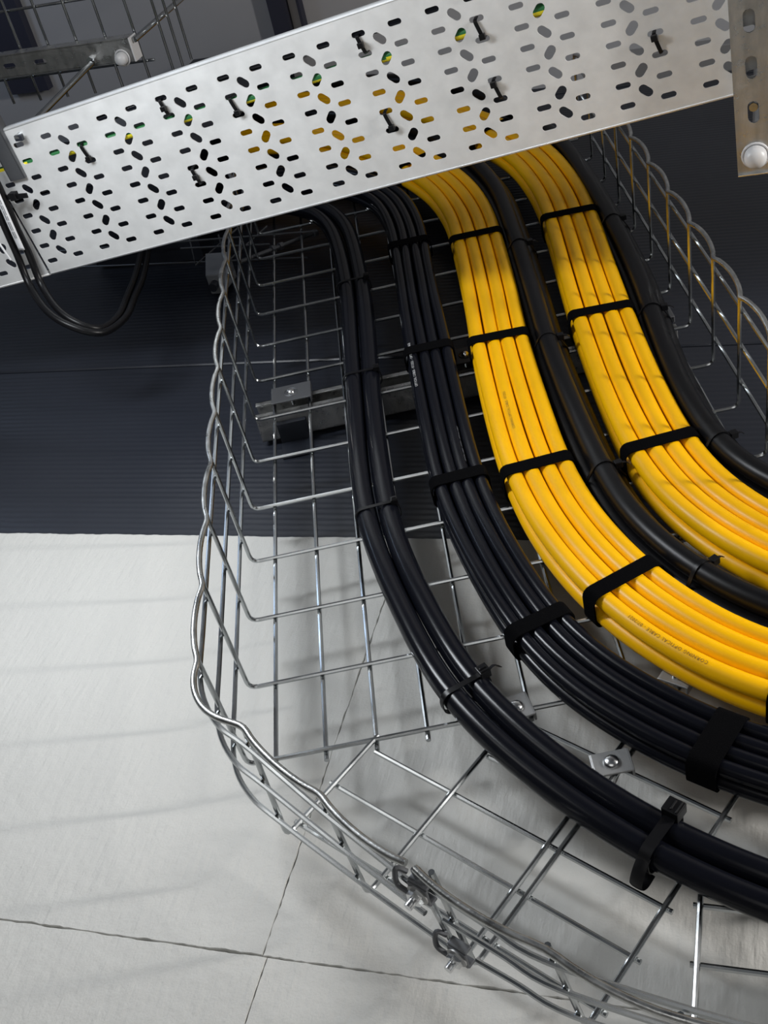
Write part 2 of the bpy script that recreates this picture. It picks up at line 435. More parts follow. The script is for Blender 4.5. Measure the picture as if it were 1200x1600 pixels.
# wall rail behind the tray: open slot faces out, so build web at the back and two lips in front
rail = thing('strut_rail', 'galvanised slotted strut rail crossing behind the mesh tray on the dark wall', 'strut channel', T(-0.03, 0.64, -0.03))
def ubar(u0, u1, v0, v1, w0, w1): 
    return MB().box(T((u0 + u1) / 2, (v0 + v1) / 2, (w0 + w1) / 2), U_ * ((u1 - u0) / 2), V_ * ((v1 - v0) / 2), W_ * ((w1 - w0) / 2))
u0, u1, v0, v1, wb, wf = -0.029, 0.565, 0.616, 0.657, -0.0485, -0.0075
ubar(u0, u1, v0, v1, wb, wb + 0.0025).build('web', M_STRUT, rail, False, 0.0006)
ubar(u0, u1, v0, v0 + 0.0025, wb, wf).build('flange', M_STRUT, rail, False, 0.0006)
ubar(u0, u1, v1 - 0.0025, v1, wb, wf).build('flange', M_STRUT, rail, False, 0.0006)
ubar(u0, u1, v0, v0 + 0.0095, wf - 0.0025, wf).build('lip', M_STRUT, rail, False, 0.0006)
ubar(u0, u1, v1 - 0.0095, v1, wf - 0.0025, wf).build('lip', M_STRUT, rail, False, 0.0006)
ft = thing('rail_foot_plate', 'small dark steel foot plate under the left end of the strut rail', 'bracket', T(0.02, 0.59, -0.056))
ubar(-0.002, 0.040, 0.575, 0.608, -0.0565, -0.0515).build('plate', M_PANEL, ft, False, 0.0008)
ubar(-0.002, 0.040, 0.608, 0.6155, -0.0565, -0.020).build('upstand', M_PANEL, ft, False, 0.0008)

def clamp(loc, ang, label, su=0.030, sv=0.020, m=None, nut=True, dome_r=0.0065, group='tray clamp plates'):
    c, s = math.cos(math.radians(ang)), math.sin(math.radians(ang))
    ax = U_ * c + V_ * s; ay = V_ * c - U_ * s; L = T(*loc)
    t = thing('clamp_plate', label, 'clamp', L, group)
    mb = MB(); mb.box(L, ax * su, ay * sv, W_ * 0.0012)
    for q in (-1, 1):
        mb.box(L + ax * q * su - W_ * 0.004, ax * 0.0011, ay * sv, W_ * 0.005)
    mb.build('plate', m or M_CLIP, t, False, 0.0008)
    if su < 0.0275: ring = None
    else:
     ring = MB(); pts = [L + W_ * 0.0012 + (ax * math.cos(t_) + ay * math.sin(t_)) * (dome_r + 0.0035) for t_ in [2 * math.pi * i / 24 for i in range(24)]]
    if ring: ring.tube(pts, 0.0009, 6, closed=True).build('washer', m or M_CLIP, t)
    MB().dome(L + W_ * 0.0012, W_, dome_r, 0.0048).build('bolt_head', M_BRIGHT, t)
    if nut:
        MB().cyl(L - W_ * 0.018, L - W_ * 0.001, 0.0035, 10).build('bolt_shank', M_BRIGHT, t)
    return t
clamp((0.026, 0.644, 0.0045), 0, 'dull steel clamp plate with a shiny screw at the left end of the strut rail', 0.0275, 0.020, M_DCLIP, dome_r=0.0062)
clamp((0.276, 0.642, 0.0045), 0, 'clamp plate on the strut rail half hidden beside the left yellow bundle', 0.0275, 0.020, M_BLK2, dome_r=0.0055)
clamp((0.238, 0.001, 0.0045), 10, 'grey clamp plate with a domed bolt where the mesh was cut, just below the cables', 0.014, 0.015, dome_r=0.0078)
t = clamp((0.310, -0.083, 0.0045), 0, 'grey clamp plate with a domed bolt between the two black cable rows', 0.017, 0.0125, dome_r=0.0078)
L = T(0.310, -0.083, 0)
MB().cyl(L - V_ * 0.022 - U_ * 0.008 - W_ * 0.004, L + U_ * 0.006 - W_ * 0.004, 0.0032, 8).build('hook_bar', M_CLIP, t)
MB().cyl(L - V_ * 0.016 - U_ * 0.022 - W_ * 0.005, L - U_ * 0.008 - W_ * 0.005, 0.0032, 8).build('hook_bar', M_CLIP, t)
clamp((0.391, -0.001, 0.0045), -40, 'small grey clamp plate partly under the left yellow bundle', 0.014, 0.009, dome_r=0.004)
clamp((0.545, 0.640, 0.0045), 0, 'clamp plate at the right end of the strut rail beside the thick black cables', 0.018, 0.016, M_DCLIP)

# side couplers with bolt and nut at the joint of the two tray sections
def coupler(e, h, label):
    f = -0.067 - 0.012 * h / HT
    o = T(*P2(e, f), h); ex = (T(*P2(1, 0)) - T(0, 0)); fx = (T(*P2(0, 1)) - T(0, 0))
    t = thing('side_coupler', label, 'coupler', o, 'bolted couplers at the tray joint')
    mb = MB()
    mb.box(o - fx * 0.010, ex * 0.009, fx * 0.0013, W_ * 0.009)
    mb.box(o - fx * 0.006 + W_ * 0.0095, ex * 0.009, fx * 0.004, W_ * 0.0013)
    mb.box(o - fx * 0.006 - W_ * 0.0095, ex * 0.009, fx * 0.004, W_ * 0.0013)
    mb.build('bent_plate', M_DCLIP, t, False, 0.001)
    pts = [o - ex * 0.014 - fx * 0.004 + W_ * 0.008, o - ex * 0.020 - fx * 0.008 + W_ * 0.013, o - ex * 0.018 - fx * 0.013 + W_ * 0.002, o - ex * 0.010 - fx * 0.012 - W_ * 0.004]
    MB().tube(smooth_path(pts, 1, 0.002), 0.0022, 8).build('hook', M_DCLIP, t)
    MB().cyl(o - fx * 0.011, o - fx * 0.0170, 0.0068, 6).build('nut', M_BRIGHT, t, False)
    MB().cyl(o - fx * 0.011, o - fx * 0.0235, 0.0034, 12).build('bolt', M_BRIGHT, t)
    MB().cyl(o - fx * 0.011, o - fx * 0.0122, 0.0092, 18).build('washer', M_CLIP, t)
coupler(0.279, 0.128, 'upper bolted steel coupler on the outer side of the tray joint')
coupler(0.292, 0.044, 'lower bolted steel coupler on the outer side of the tray joint')

# ------------------------------------------------------------------ cables in the tray
PATHS = {
 'A': [(-1.3, 1.66), (-0.6, 1.43), (-0.10, 1.33), (-0.01, 1.30), (0.075, 1.23), (0.120, 1.12), (0.134, 0.895), (0.131, 0.685), (0.128, 0.522), (0.127, 0.408), (0.130, 0.308), (0.143, 0.213), (0.168, 0.100), (0.187, 0.036), (0.222, -0.036), (0.273, -0.113), (0.329, -0.178), (0.404, -0.243), (0.49, -0.293), (0.60, -0.337), (0.85, -0.425), (1.2, -0.545)],
 'B': [(-1.2, 1.82), (-0.5, 1.58), (-0.02, 1.40), (0.12, 1.32), (0.205, 1.20), (0.231, 1.06), (0.230, 0.90), (0.228, 0.776), (0.227, 0.637), (0.227, 0.473), (0.229, 0.353), (0.239, 0.253), (0.256, 0.160), (0.277, 0.080), (0.307, 0.012), (0.352, -0.050), (0.400, -0.101), (0.47, -0.152), (0.56, -0.197), (0.80, -0.285), (1.2, -0.420)],
 'C': [(-1.0, 1.95), (-0.4, 1.75), (-0.04, 1.62), (0.10, 1.54), (0.20, 1.42), (0.27, 1.29), (0.316, 1.166), (0.336, 1.04), (0.337, 0.927), (0.331, 0.754), (0.323, 0.614), (0.319, 0.46), (0.321, 0.321), (0.337, 0.208), (0.368, 0.110), (0.402, 0.045), (0.446, -0.014), (0.50, -0.058), (0.58, -0.101), (0.80, -0.187), (1.2, -0.325)],
 'D': [(-0.9, 2.0), (-0.3, 1.80), (0.03, 1.68), (0.17, 1.59), (0.28, 1.45), (0.35, 1.30), (0.392, 1.12), (0.396, 0.936), (0.389, 0.724), (0.384, 0.58), (0.385, 0.409), (0.392, 0.276), (0.408, 0.186), (0.444, 0.098), (0.488, 0.036), (0.54, -0.010), (0.61, -0.052), (0.82, -0.130), (1.2, -0.262)],
 'F': [(-0.9, 2.08), (-0.3, 1.88), (0.08, 1.74), (0.25, 1.63), (0.36, 1.47), (0.425, 1.34), (0.470, 1.206), (0.487, 1.06), (0.485, 0.925), (0.474, 0.756), (0.465, 0.62), (0.459, 0.46), (0.461, 0.317), (0.473, 0.236), (0.500, 0.165), (0.538, 0.106), (0.59, 0.056), (0.67, 0.010), (0.85, -0.060), (1.2, -0.182)],
 'E': [(-0.8, 2.14), (-0.2, 1.94), (0.15, 1.81), (0.32, 1.70), (0.43, 1.54), (0.50, 1.35), (0.532, 1.20), (0.540, 1.00), (0.540, 0.86), (0.535, 0.692), (0.523, 0.553), (0.516, 0.415), (0.519, 0.325), (0.532, 0.255), (0.556, 0.205), (0.60, 0.150), (0.68, 0.098), (0.87, 0.025), (1.2, -0.090)],
}
DENSE = {k: smooth_path([Vector((a, b_, 0)) for a, b_ in p], 10, 0.014) for k, p in PATHS.items()}
def offset_path(key, da, w, wob=0.0, seed=0):
    D = DENSE[key]; out = []; g = random.Random(seed); ph = [g.uniform(0, 6.28) for _ in range(4)]
    s = 0
    for i, p in enumerate(D):
        t = (D[min(i + 1, len(D) - 1)] - D[max(i - 1, 0)]).normalized(); n = Vector((-t.y, t.x, 0))   # to the right when looking up the run
        if T(p.x, p.y).x < -0.60 and p.y > 1.0: continue   # inside the entry box
        if i: s += (p - D[i - 1]).length
        dw = wob * (math.sin(s * 9 + ph[0]) + 0.6 * math.sin(s * 19 + ph[1])); dl = wob * (math.sin(s * 8 + ph[2]) + 0.6 * math.sin(s * 17 + ph[3]))
        q = p + n * (da + dl); out.append((q.x, q.y, w + dw * 0.6))
    return out
def cable(key, da, w, r, m, label, group, wob=0.0, seed=0, seg=16):
    pts = offset_path(key, da, w, wob, seed)
    o = MB().tube([T(*q) for q in pts], r, seg, up0=W_).build('cable', m)
    tag(o, label, 'cable', group); return pts, o
# n points to the viewer's right of the run for a run going down: t=(0,-1) -> n=(1,0)
ordn = ['leftmost', 'second', 'third', 'rightmost']
CAB = {}
def bundle(key, r, m, desc, nx, layers, group, wob):
    pitch = r * 2.0
    for l in range(layers):
        w = RW + r + l * pitch * 0.97
        for i in range(nx):
            da = (i - (nx - 1) / 2) * pitch + (0.15 * r if l % 2 else -0.15 * r)
            top = (l == layers - 1)
            lab = '%s %s cable in the %s layer of the %s' % (ordn[i] if nx == 4 else ['left', 'right'][i], 'yellow' if m is M_YEL else 'black', 'upper' if top else 'lower', desc)
            CAB[(key, l, i)] = cable(key, da, w, r * 0.985, m, lab, group, wob, hash((key, l, i)) % 1000 if False else (ord(key) * 31 + l * 7 + i))
bundle('C', 0.0098, M_YEL, 'left yellow bundle', 4, 2, 'yellow cables of the left bundle', 0.0005)
bundle('F', 0.0103, M_YEL, 'right yellow bundle', 4, 2, 'yellow cables of the right bundle', 0.0005)
bundle('B', 0.0078, M_BLK, 'black bundle beside the left yellow one', 4, 2, 'slim black cables', 0.0006)
CAB[('A', 0, 0)] = cable('A', -0.0126, RW + 0.0128, 0.0124, M_BLK, 'left one of the pair of thick glossy black cables nearest the tray edge', 'thick black cable pair', 0.0006, 3)
CAB[('A', 0, 1)] = cable('A', 0.0126, RW + 0.0128, 0.0124, M_BLK, 'right one of the pair of thick glossy black cables nearest the tray edge', 'thick black cable pair', 0.0006, 4)
for key, where in (('D', 'between the two yellow bundles'), ('E', 'right of the right yellow bundle')):
    R_ = 0.0125
    cable(key, -R_, RW + R_, R_, M_BLK2, 'lower left cable of thick black trio ' + where, 'thick black cable trios', 0.0004, 5)
    cable(key, R_, RW + R_, R_, M_BLK2, 'lower right cable of the thick black trio ' + where, 'thick black cable trios', 0.0004, 6)
    cable(key, 0, RW + R_ * 2.74, R_, M_BLK2, 'uppermost cable of the thick black trio ' + where, 'thick black cable trios', 0.0004, 7)

eb = thing('entry_box', 'dark steel box on the wall behind the perforated tray that the cables run into', 'box', (-0.66, 0.0, 3.78))
for nm, c_, hx_, hy_, hz_ in (('side', (-0.779, -0.03, 3.775), 0.001, 0.082, 0.325), ('front', (-0.665, -0.112, 3.775), 0.115, 0.001, 0.325), ('top', (-0.665, -0.03, 4.099), 0.115, 0.082, 0.001), ('bottom', (-0.665, -0.03, 3.451), 0.115, 0.082, 0.001)):
    MB().box(c_, X_ * hx_, Y_ * hy_, Z_ * hz_).build('box_' + nm, M_PANEL, eb, False)

# ------------------------------------------------------------------ straps and ties round the bundles
def at_path(key, uv):
    D = DENSE[key]; q = Vector((uv[0], uv[1], 0)); i = min(range(len(D)), key=lambda k: (D[k] - q).length)
    t = (D[min(i + 1, len(D) - 1)] - D[max(i - 1, 0)]).normalized(); n = Vector((-t.y, t.x, 0)); return D[i], t, n
def round_rect(hx, w0, w1, rc, n=5):
    out = []
    for cx, cy, a0 in ((hx - rc, w1 - rc, 0), (-hx + rc, w1 - rc, 90), (-hx + rc, w0 + rc, 180), (hx - rc, w0 + rc, 270)):
        for k in range(n):
            a = math.radians(a0 + 90 * k / (n - 1)); out.append((cx + rc * math.cos(a), cy + rc * math.sin(a)))
    return out
def band(mb, c, t, n, prof, width, th, yaw=0.0):
    """closed band: prof of (lateral, w), swept over its width along t"""
    t2 = (t * math.cos(yaw) + n * math.sin(yaw)); n2_ = n * math.cos(yaw) - t * math.sin(yaw)
    N = len(prof); vs = []
    cx = 0; cy = sum(p[1] for p in prof) / N
    for (ww, tt) in ((-width / 2, 0), (-width / 2, th), (width / 2, th), (width / 2, 0)):
        for (x, y) in prof:
            d = math.hypot(x - cx, y - cy); k = 1 + tt / d
            q = c + n2_ * (cx + (x - cx) * k) + t2 * ww; vs.append(T(q.x, q.y, cy + (y - cy) * k))
    fs = []
    for k in range(4):
        j = (k + 1) % 4
        for i in range(N): fs.append((k * N + i, k * N + (i + 1) % N, j * N + (i + 1) % N, j * N + i))
    mb.add(vs, fs); return mb
def strap(key, uv, hx, h, width, label, yaw=0.0):
    c, t, n = at_path(key, uv); g = 'black fabric straps round the cable bundles'
    o = band(MB(), c, t, n, round_rect(hx, 0.0008, h, 0.009), width, 0.0018, yaw).build('cable_strap', M_VEL)
    # the visible end of the strap lying on itself
    tag(o, label, 'strap', g); return o
HC = RW + 0.0098 * 4 - 0.0003; HF = RW + 0.0103 * 4 - 0.0003; HB = RW + 0.0078 * 4
CS = [((0.271, 1.27), 'half hidden under the perforated tray'), ((0.337, 0.927), 'nearest below the perforated tray'), ((0.324, 0.616), 'level with the strut rail'), ((0.320, 0.322), 'just above the bend'), ((0.370, 0.109), 'in the middle of the bend'), ((0.489, -0.050), 'cut off by the right edge of the picture')]
for k, (uv, where) in enumerate(CS):
    strap('C', uv, 0.0415, HC, 0.019, 'black strap on left yellow bundle, ' + where)
for uv, where in [((0.424, 1.345), 'half hidden under the perforated tray'), ((0.484, 0.926), 'nearest below the perforated tray'), ((0.465, 0.621), 'second below the perforated tray'), ((0.460, 0.317), 'third below the perforated tray, before the bend')]:
    strap('F', uv, 0.0435, HF, 0.019, 'black strap on right yellow bundle, ' + where)
for uv, where in [((0.228, 0.970), 'highest one, in the dark'), ((0.227, 0.636), 'beside the strut rail'), ((0.228, 0.332), 'above the edge of the dark wall'), ((0.277, 0.074), 'in the bend over the white wall'), ((0.405, -0.105), 'near the right edge of the picture')]:
    strap('B', uv, 0.0335, HB, 0.019 if uv[1] > -0.05 else 0.027, 'black strap on the slim black cables, ' + where)

def cable_tie(key, uv, hx, h, label, width=0.0048, head_side=1, head_scale=1.0, tail=False, w0=0.0008, rc=0.011):
    c, t, n = at_path(key, uv)
    e = thing('cable_tie', label, 'cable tie', T(c.x, c.y, h), 'black nylon cable ties')
    band(MB(), c, t, n, round_rect(hx, w0, h, rc), width, 0.0012).build('loop', M_TIE, e)
    hp = c + n * head_side * (hx - 0.004); p = T(hp.x, hp.y, h - 0.001)
    nn = (T(n.x, n.y) - T(0, 0)).normalized(); tt = (T(t.x, t.y) - T(0, 0)).normalized(); s = head_scale
    mb = MB().box(p + W_ * 0.002 * s, nn * 0.0042 * s, tt * 0.0044 * s, W_ * 0.0034 * s)
    mb.box(p + W_ * 0.0058 * s, nn * 0.0028 * s, tt * 0.0009, W_ * 0.0008); mb.box(p + W_ * 0.0058 * s + tt * 0.003 * s, nn * 0.0036 * s, tt * 0.0008, W_ * 0.0008)
    mb.build('head', M_TIE, e, False, 0.0007)
    if tail:
        q = [p + nn * 0.004, p + nn * 0.012 + W_ * 0.004, p + nn * 0.018 - W_ * 0.003]
        MB().tube(smooth_path(q, 1, 0.002), 0.002, 6, flat=(0.0006, width / 2)).build('tail', M_TIE, e)
    return e, c, t, n
cable_tie('A', (0.130, 0.325), 0.0262, RW + 0.0258, 'cable tie on the thick black pair just above the edge of the white wall')
cable_tie('A', (0.190, 0.027), 0.0262, RW + 0.0258, 'cable tie with chunky head on the thick black pair over the white wall', 0.006, 1, 1.35, True)
e, c, t, n = cable_tie('A', (0.329, -0.180), 0.0268, RW + 0.0262, 'wide cable tie with a big square head low on the thick black pair', 0.0105, 1, 1.75, False)
# the wide tie also loops down round the tray wire
hp = c - n * 0.028
q = [c - n * 0.024, hp]
nn = (T(n.x, n.y) - T(0, 0)).normalized(); tt = (T(t.x, t.y) - T(0, 0)).normalized(); p = T(hp.x, hp.y, 0.012)
MB().tube(smooth_path([p + nn * 0.004 + W_ * 0.012, p - nn * 0.007 + W_ * 0.002, p - nn * 0.012 - W_ * 0.010, p - nn * 0.004 - W_ * 0.018, p + nn * 0.008 - W_ * 0.017], 1, 0.002), 0.002, 8, flat=(0.0009, 0.0058), up0=tt.cross(W_)).build('lower_loop', M_TIE, e)
cable_tie('A', (0.131, 0.618), 0.0262, RW + 0.0258, 'cable tie on the thick black pair level with the strut rail')
cable_tie('A', (0.134, 0.90), 0.0262, RW + 0.0258, 'cable tie on the thick black pair in the dark under the perforated tray')
for key, where, L in (('D', 'between the yellow bundles', [((0.392, 0.86), 'highest one'), ((0.385, 0.585), 'level with the strut rail'), ((0.392, 0.290), 'before the bend'), ((0.446, 0.100), 'in the bend')]),
                      ('E', 'by the right side of the tray', [((0.536, 0.88), 'highest one'), ((0.525, 0.599), 'in the middle'), ((0.523, 0.290), 'lowest one')])):
    for uv, w in L:
        c, t, n = at_path(key, uv); R_ = 0.0125
        e = thing('cable_tie', 'tie round thick black trio %s, %s' % (where, w), 'cable tie', T(c.x, c.y, 0.06), 'black nylon cable ties')
        prof = []
        for (cx, cy, a0, a1) in ((0, RW + R_ * 2.74, 150, 30), (R_, RW + R_, 30, -90), (-R_, RW + R_, 270, 150)):
            for k in range(6):
                a = math.radians(a0 + (a1 - a0) * k / 5); prof.append((cx + (R_ + 0.0002) * math.cos(a), cy + (R_ + 0.0002) * math.sin(a)))
        band(MB(), c, t, n, prof, 0.0045, 0.0014).build('loop', M_TIE, e)
        hp = c + n * R_ * 1.35; p = T(hp.x, hp.y, RW + R_ * 3.0)
        nn = (T(n.x, n.y) - T(0, 0)).normalized(); tt = (T(t.x, t.y) - T(0, 0)).normalized()
        MB().box(p, nn * 0.0045, tt * 0.004, W_ * 0.004).build('head', M_TIE, e, False, 0.0007)
        MB().tube(smooth_path([p + nn * 0.003, p + nn * 0.008 + W_ * 0.001, p + nn * 0.012 - W_ * 0.003], 1, 0.002), 0.002, 6, flat=(0.0006, 0.0022)).build('tail', M_TIE, e)

# ------------------------------------------------------------------ print on the jackets
def cable_text(cab, text, uv_start, size, ang, r, m, name='lettering', rev=True, gap=0.00025):
    pts, co = cab; P = [T(*q) for q in pts]
    cu = bpy.data.curves.new('txt', 'FONT'); cu.body = text; cu.size = size; cu.resolution_u = 2; cu.space_character = 1.12
    tmp = bpy.data.objects.new('tmp', cu); COL.objects.link(tmp)
    dg = bpy.context.evaluated_depsgraph_get(); dg.update()
    me = bpy.data.meshes.new_from_object(tmp.evaluated_get(dg))
    bpy.data.objects.remove(tmp); bpy.data.curves.remove(cu)
    S = T(uv_start[0], uv_start[1], pts[0][2]); i0 = min(range(len(P)), key=lambda k: (P[k] - S).length)
    sgn = -1 if rev else 1
    cum = [0.0]; idx = [i0]; i = i0
    while 0 < i < len(P) - 1 and cum[-1] < 0.6:
        j = i + sgn
        cum.append(cum[-1] + (P[j] - P[i]).length); idx.append(j); i = j
    for v in me.vertices:
        x, y = v.co.x, v.co.y; k = 0
        while k < len(cum) - 2 and cum[k + 1] < x: k += 1
        a_, b2 = P[idx[k]], P[idx[k + 1]]; f = (x - cum[k]) / (cum[k + 1] - cum[k])
        c_ = a_ + (b2 - a_) * f; t_ = (b2 - a_).normalized(); s_ = W_.cross(t_)   # letter-up direction at ang 0
        an = ang + (y - size * 0.35) / r
        v.co = c_ + (W_ * math.cos(an) + s_ * math.sin(an)) * (r + gap)
    me.materials.clear(); me.materials.append(m); me.name = name
    o = bpy.data.objects.new(name, me); link(o, co); o['label'] = 'small printed lettering along the jacket'
    return o
TXT = 'CORNING OPTICAL CABLE - 07/2021'
cable_text(CAB[('C', 1, 0)], TXT, (0.408, -0.040), 0.0052, 0.25, 0.0098, M_YDARK)
cable_text(CAB[('C', 1, 1)], TXT, (0.315, 0.40), 0.0046, 0.25, 0.0098, M_YDARK)
cable_text(CAB[('B', 1, 0)], 'OPTICAL CABLE - 07/2021 - OPTICAL CABLE', (0.200, 0.55), 0.0052, 0.3, 0.0078, M_DOT)
cable_text(CAB[('B', 1, 2)], 'OPTICAL CABLE - 07/2021 - OPTICAL CABLE', (0.235, 0.36), 0.0034, -0.9, 0.0078, M_BOX)

# ------------------------------------------------------------------ perforated tray overhead
SP = 1.35
O = T(0.22534989, -0.72006702, 0.84066707) + (T(0.24090842, 0.32167423, 0.53799586) - T(0.22534989, -0.72006702, 0.84066707)) * SP
def dirw(u, v, w): return (T(u, v, w) - T(0, 0, 0)).normalized()
D2 = dirw(0.93531935, -0.31487371, 0.16134517); D1 = dirw(0.14212828, -0.08322817, -0.98634306)
NU = D2.cross(D1).normalized()
if NU.z < 0: NU = -NU
CP = 0.0705 * SP; RP = 0.0178 * SP
def PT(a, b_, h=0.0): return O + D2 * (a * CP) + D1 * (b_ * RP) + NU * h
def perf_section(a0, a1, label):
    t = thing('perforated_tray', label, 'cable tray', PT((a0 + a1) / 2, 3), None)
    b0, b1 = -1.44, 7.24
    outer = [(a0 * CP, b0 * RP), (a1 * CP, b0 * RP), (a1 * CP, b1 * RP), (a0 * CP, b1 * RP)]
    holes = []
    for i in range(int(math.ceil(a0)) - 1, int(math.floor(a1)) + 2):
        for k in range(-1, 8):
            for da in (-0.25, 0.25):
                b_ = k + 0.5; a_ = i + da
                if b_ < -0.6 or b_ > 6.6 or not (a0 + 0.13 < a_ < a1 - 0.13): continue
                holes.append(stadium(a_ * CP, b_ * RP, 0.0178, 0.0070))
            if 0 <= k <= 6 and a0 + 0.13 < i < a1 - 0.13:
                holes.append(stadium(i * CP, k * RP, 0.0178, 0.0105, math.radians(46 if k % 2 == 0 else -46)))
    holed_mesh('base_plate', outer, holes, 0.0014, lambda x, y, z: O + D2 * x + D1 * y + NU * (z + 0.0007), M_SHEET, t)
    for b_, s in ((b0, -1), (b1, 1)):
        mb = MB(); prof = []
        for k in range(6):
            a = math.radians(90 * k / 5); prof.append((s * 0.003 * math.sin(a), 0.003 - 0.003 * math.cos(a)))
        prof += [(s * 0.003, 0.0095), (s * 0.003 - s * 0.004, 0.0125)]
        n = len(prof); vs = []
        for x in (a0, a1): vs += [PT(x, b_) + D1 * p[0] + NU * p[1] for p in prof]
        mb.add(vs, [(i, i + 1, n + i + 1, n + i) for i in range(n - 1)])
        o = mb.build('side_flange', M_SHEET, t); md = o.modifiers.new('s', 'SOLIDIFY'); md.thickness = 0.0012; md.offset = 0
    return t
perf_section(-6.40, 23.2, 'long galvanised perforated sheet tray overhead, seen from below with its pattern of slots')
perf_section(-14.0, -6.44, 'end piece of another perforated sheet tray at the left edge behind hanging black cables')
# small black ties pulled through pairs of slots
def perf_tie(a_, b_, flip, label):
    e = thing('cable_tie', label, 'cable tie', PT(a_, b_), 'black ties through the slots of the perforated tray')
    skew = 0.02
    pts = [PT(a_ - skew, b_ - 0.5, 0.010), PT(a_ - skew, b_ - 0.47, 0.0005), PT(a_ - skew, b_ - 0.40, -0.0022), PT(a_, b_, -0.003), PT(a_ + skew, b_ + 0.40, -0.0022), PT(a_ + skew, b_ + 0.47, 0.0005), PT(a_ + skew, b_ + 0.5, 0.010)]
    MB().tube(catmull(pts, 0.002), 0.002, 6, flat=(0.0008, 0.0026), up0=NU).build('strap', M_TIE, e)
    c_ = PT(a_ + flip * skew, b_ + flip * 0.33, -0.0045)
    MB().box(c_, D2 * 0.0036, D1 * 0.0034, NU * 0.0028).build('head', M_TIE, e, False, 0.0006)
for a_, b_, fl, w in [(-0.25, 0, 0, 'above the left yellow bundle, near the outer edge'), (1.25, 1, 1, 'high in the picture above the right yellow bundle'), (1.25, 4, -1, 'in the middle above the right yellow bundle'), (-0.25, 4, 1, 'right of the centre above the left yellow bundle'), (3.25, 4, -1, 'rightmost one, beside the strut with the white cap'), (-3.25, 0, 0, 'near the outer edge left of the middle'), (-2.25, 1, 1, 'just right of the one near the outer edge'), (-3.25, 4, 0, 'on the left half, nearer the wall'), (-4.75, 1, 1, 'leftmost small one, beside the hanging rod')]:
    perf_tie(a_, b_, fl, 'black tie stitched through perforated tray, ' + w)
# green and yellow earth cable lying in it
pts = [PT(a_, b_, 0.0072 + 0.0014) for a_, b_ in [(-14, -0.3), (-9, 0.25), (-6, 0.62), (-5, 0.70), (-3, 0.875), (-1, 0.917), (1, 1.02), (2, 1.06), (5, 1.2), (10, 1.35), (23, 1.3)]]
ep = smooth_path(pts, 3, 0.012)
def twist(i, k, n): return 1 if ((k + 9.0 + 1.2 * math.sin(i * 0.05)) % 16) < 8 else 0
o = MB().tube(ep, 0.0068, 16, up0=NU, matfn=twist).build('earth_cable', [M_GREEN, M_EYEL])
tag(o, 'green and yellow striped earth cable lying in the perforated tray', 'cable')
# black power cables lying in it towards the wall side
for i, (b_, rr) in enumerate([(2.2, 0.009), (3.1, 0.008), (-0.45, 0.006)]):
    pp = [PT(a_, b_ + d, rr + 0.0015) for a_, d in [(-14, 0.3), (-10, -0.1), (-7, 0.1), (-5.4, 0.05)]] if i < 2 else [PT(a_, b_ + d, rr + 0.0015) for a_, d in [(-4.5, 0.1), (-2, -0.15), (0, 0.0), (2, -0.1), (5, -0.2)]]
    o = MB().tube(smooth_path(pp, 2, 0.02), rr, 12).build('cable', M_BLK)
    tag(o, ['thicker black cable lying in the left end piece of the perforated tray', 'thinner black cable lying in the left end piece of the perforated tray', 'thin black cable along the outer edge inside the long perforated tray'][i], 'cable')

# strut under the perforated tray on the right, with white rod cap
EA = PT(0, 7.24); 
DS = Vector((0.046, 0.9985, -0.03)).normalized(); SS = DS.cross(Z_).normalized()
tip = Vector((0.4375, -0.233, 3.0035)); aa = tip - DS * 0.9
cst = channel('strut_channel', 'galvanised slotted strut under the perforated tray at the right edge, ending in a white cap', aa, tip, SS, -Z_, 0.041, 0.021, tip,
              slots=[0.9 - 0.073 - 0.05 * i for i in range(16)], slot_w=0.0125, slot_l=0.0255, bevel=0.0012)
def cap(p, rr, h, label, t, n=-Z_):
    mb = MB(); mb.cyl(Vector(p), Vector(p) + n * h * 0.45, rr, 24); mb.dome(Vector(p) + n * h * 0.45, n, rr, h * 0.55, 24, 8)
    mb.build('rod_cap', M_CAP, t, label=label)
    pts = [Vector(p) + n * 0.0005 + (X_ * math.cos(a) + Y_ * math.sin(a)) * (rr + 0.0018) for a in [2 * math.pi * i / 24 for i in range(24)]]
    MB().tube(pts, 0.0014, 6, closed=True).build('collar', M_CAP, t)
def rod(a_, b_, rr, label, name='threaded_rod'):
    """threaded rod: ridged cylinder"""
    a_, b_ = Vector(a_), Vector(b_); L = (b_ - a_).length; n = int(L / 0.0016); seg = 10; t_ = (b_ - a_).normalized(); x, y = frame(t_)
    mb = MB(); vs = []; fs = []
    for i in range(n + 1):
        q = rr if i % 2 else rr * 0.90
        for k in range(seg): vs.append(a_ + t_ * (L * i / n) + (x * math.cos(6.2832 * k / seg) + y * math.sin(6.2832 * k / seg)) * q)
    for i in range(n):
        for k in range(seg): fs.append((i * seg + k, i * seg + (k + 1) % seg, (i + 1) * seg + (k + 1) % seg, (i + 1) * seg + k))
    fs += [tuple(range(seg))[::-1], tuple(range(n * seg, n * seg + seg))]
    o = mb.add(vs, fs).build(name, M_WIRE); tag(o, label, 'rod'); return o
cap(tip - DS * 0.0225 - Z_ * 0.0002, 0.0128, 0.017, 'white plastic cap', cst)
rod(tip - DS * 0.0225 + Z_ * 0.004, tip - DS * 0.0225 + Z_ * 1.143, 0.005, 'threaded rod rising from the white capped strut end behind the perforated tray')

rod(tip - DS * 0.076 + Z_ * 0.006, tip - DS * 0.076 + Z_ * 0.06, 0.0055, 'short steel bolt standing inside the slotted strut at the right edge', 'bolt')
MB().box(tip - Z_ * 0.0015 - DS * 0.001, SS * 0.0205, DS * 0.0012, Z_ * 0.0022).build('end_lip', M_BRIGHT, cst, False, 0.0006)
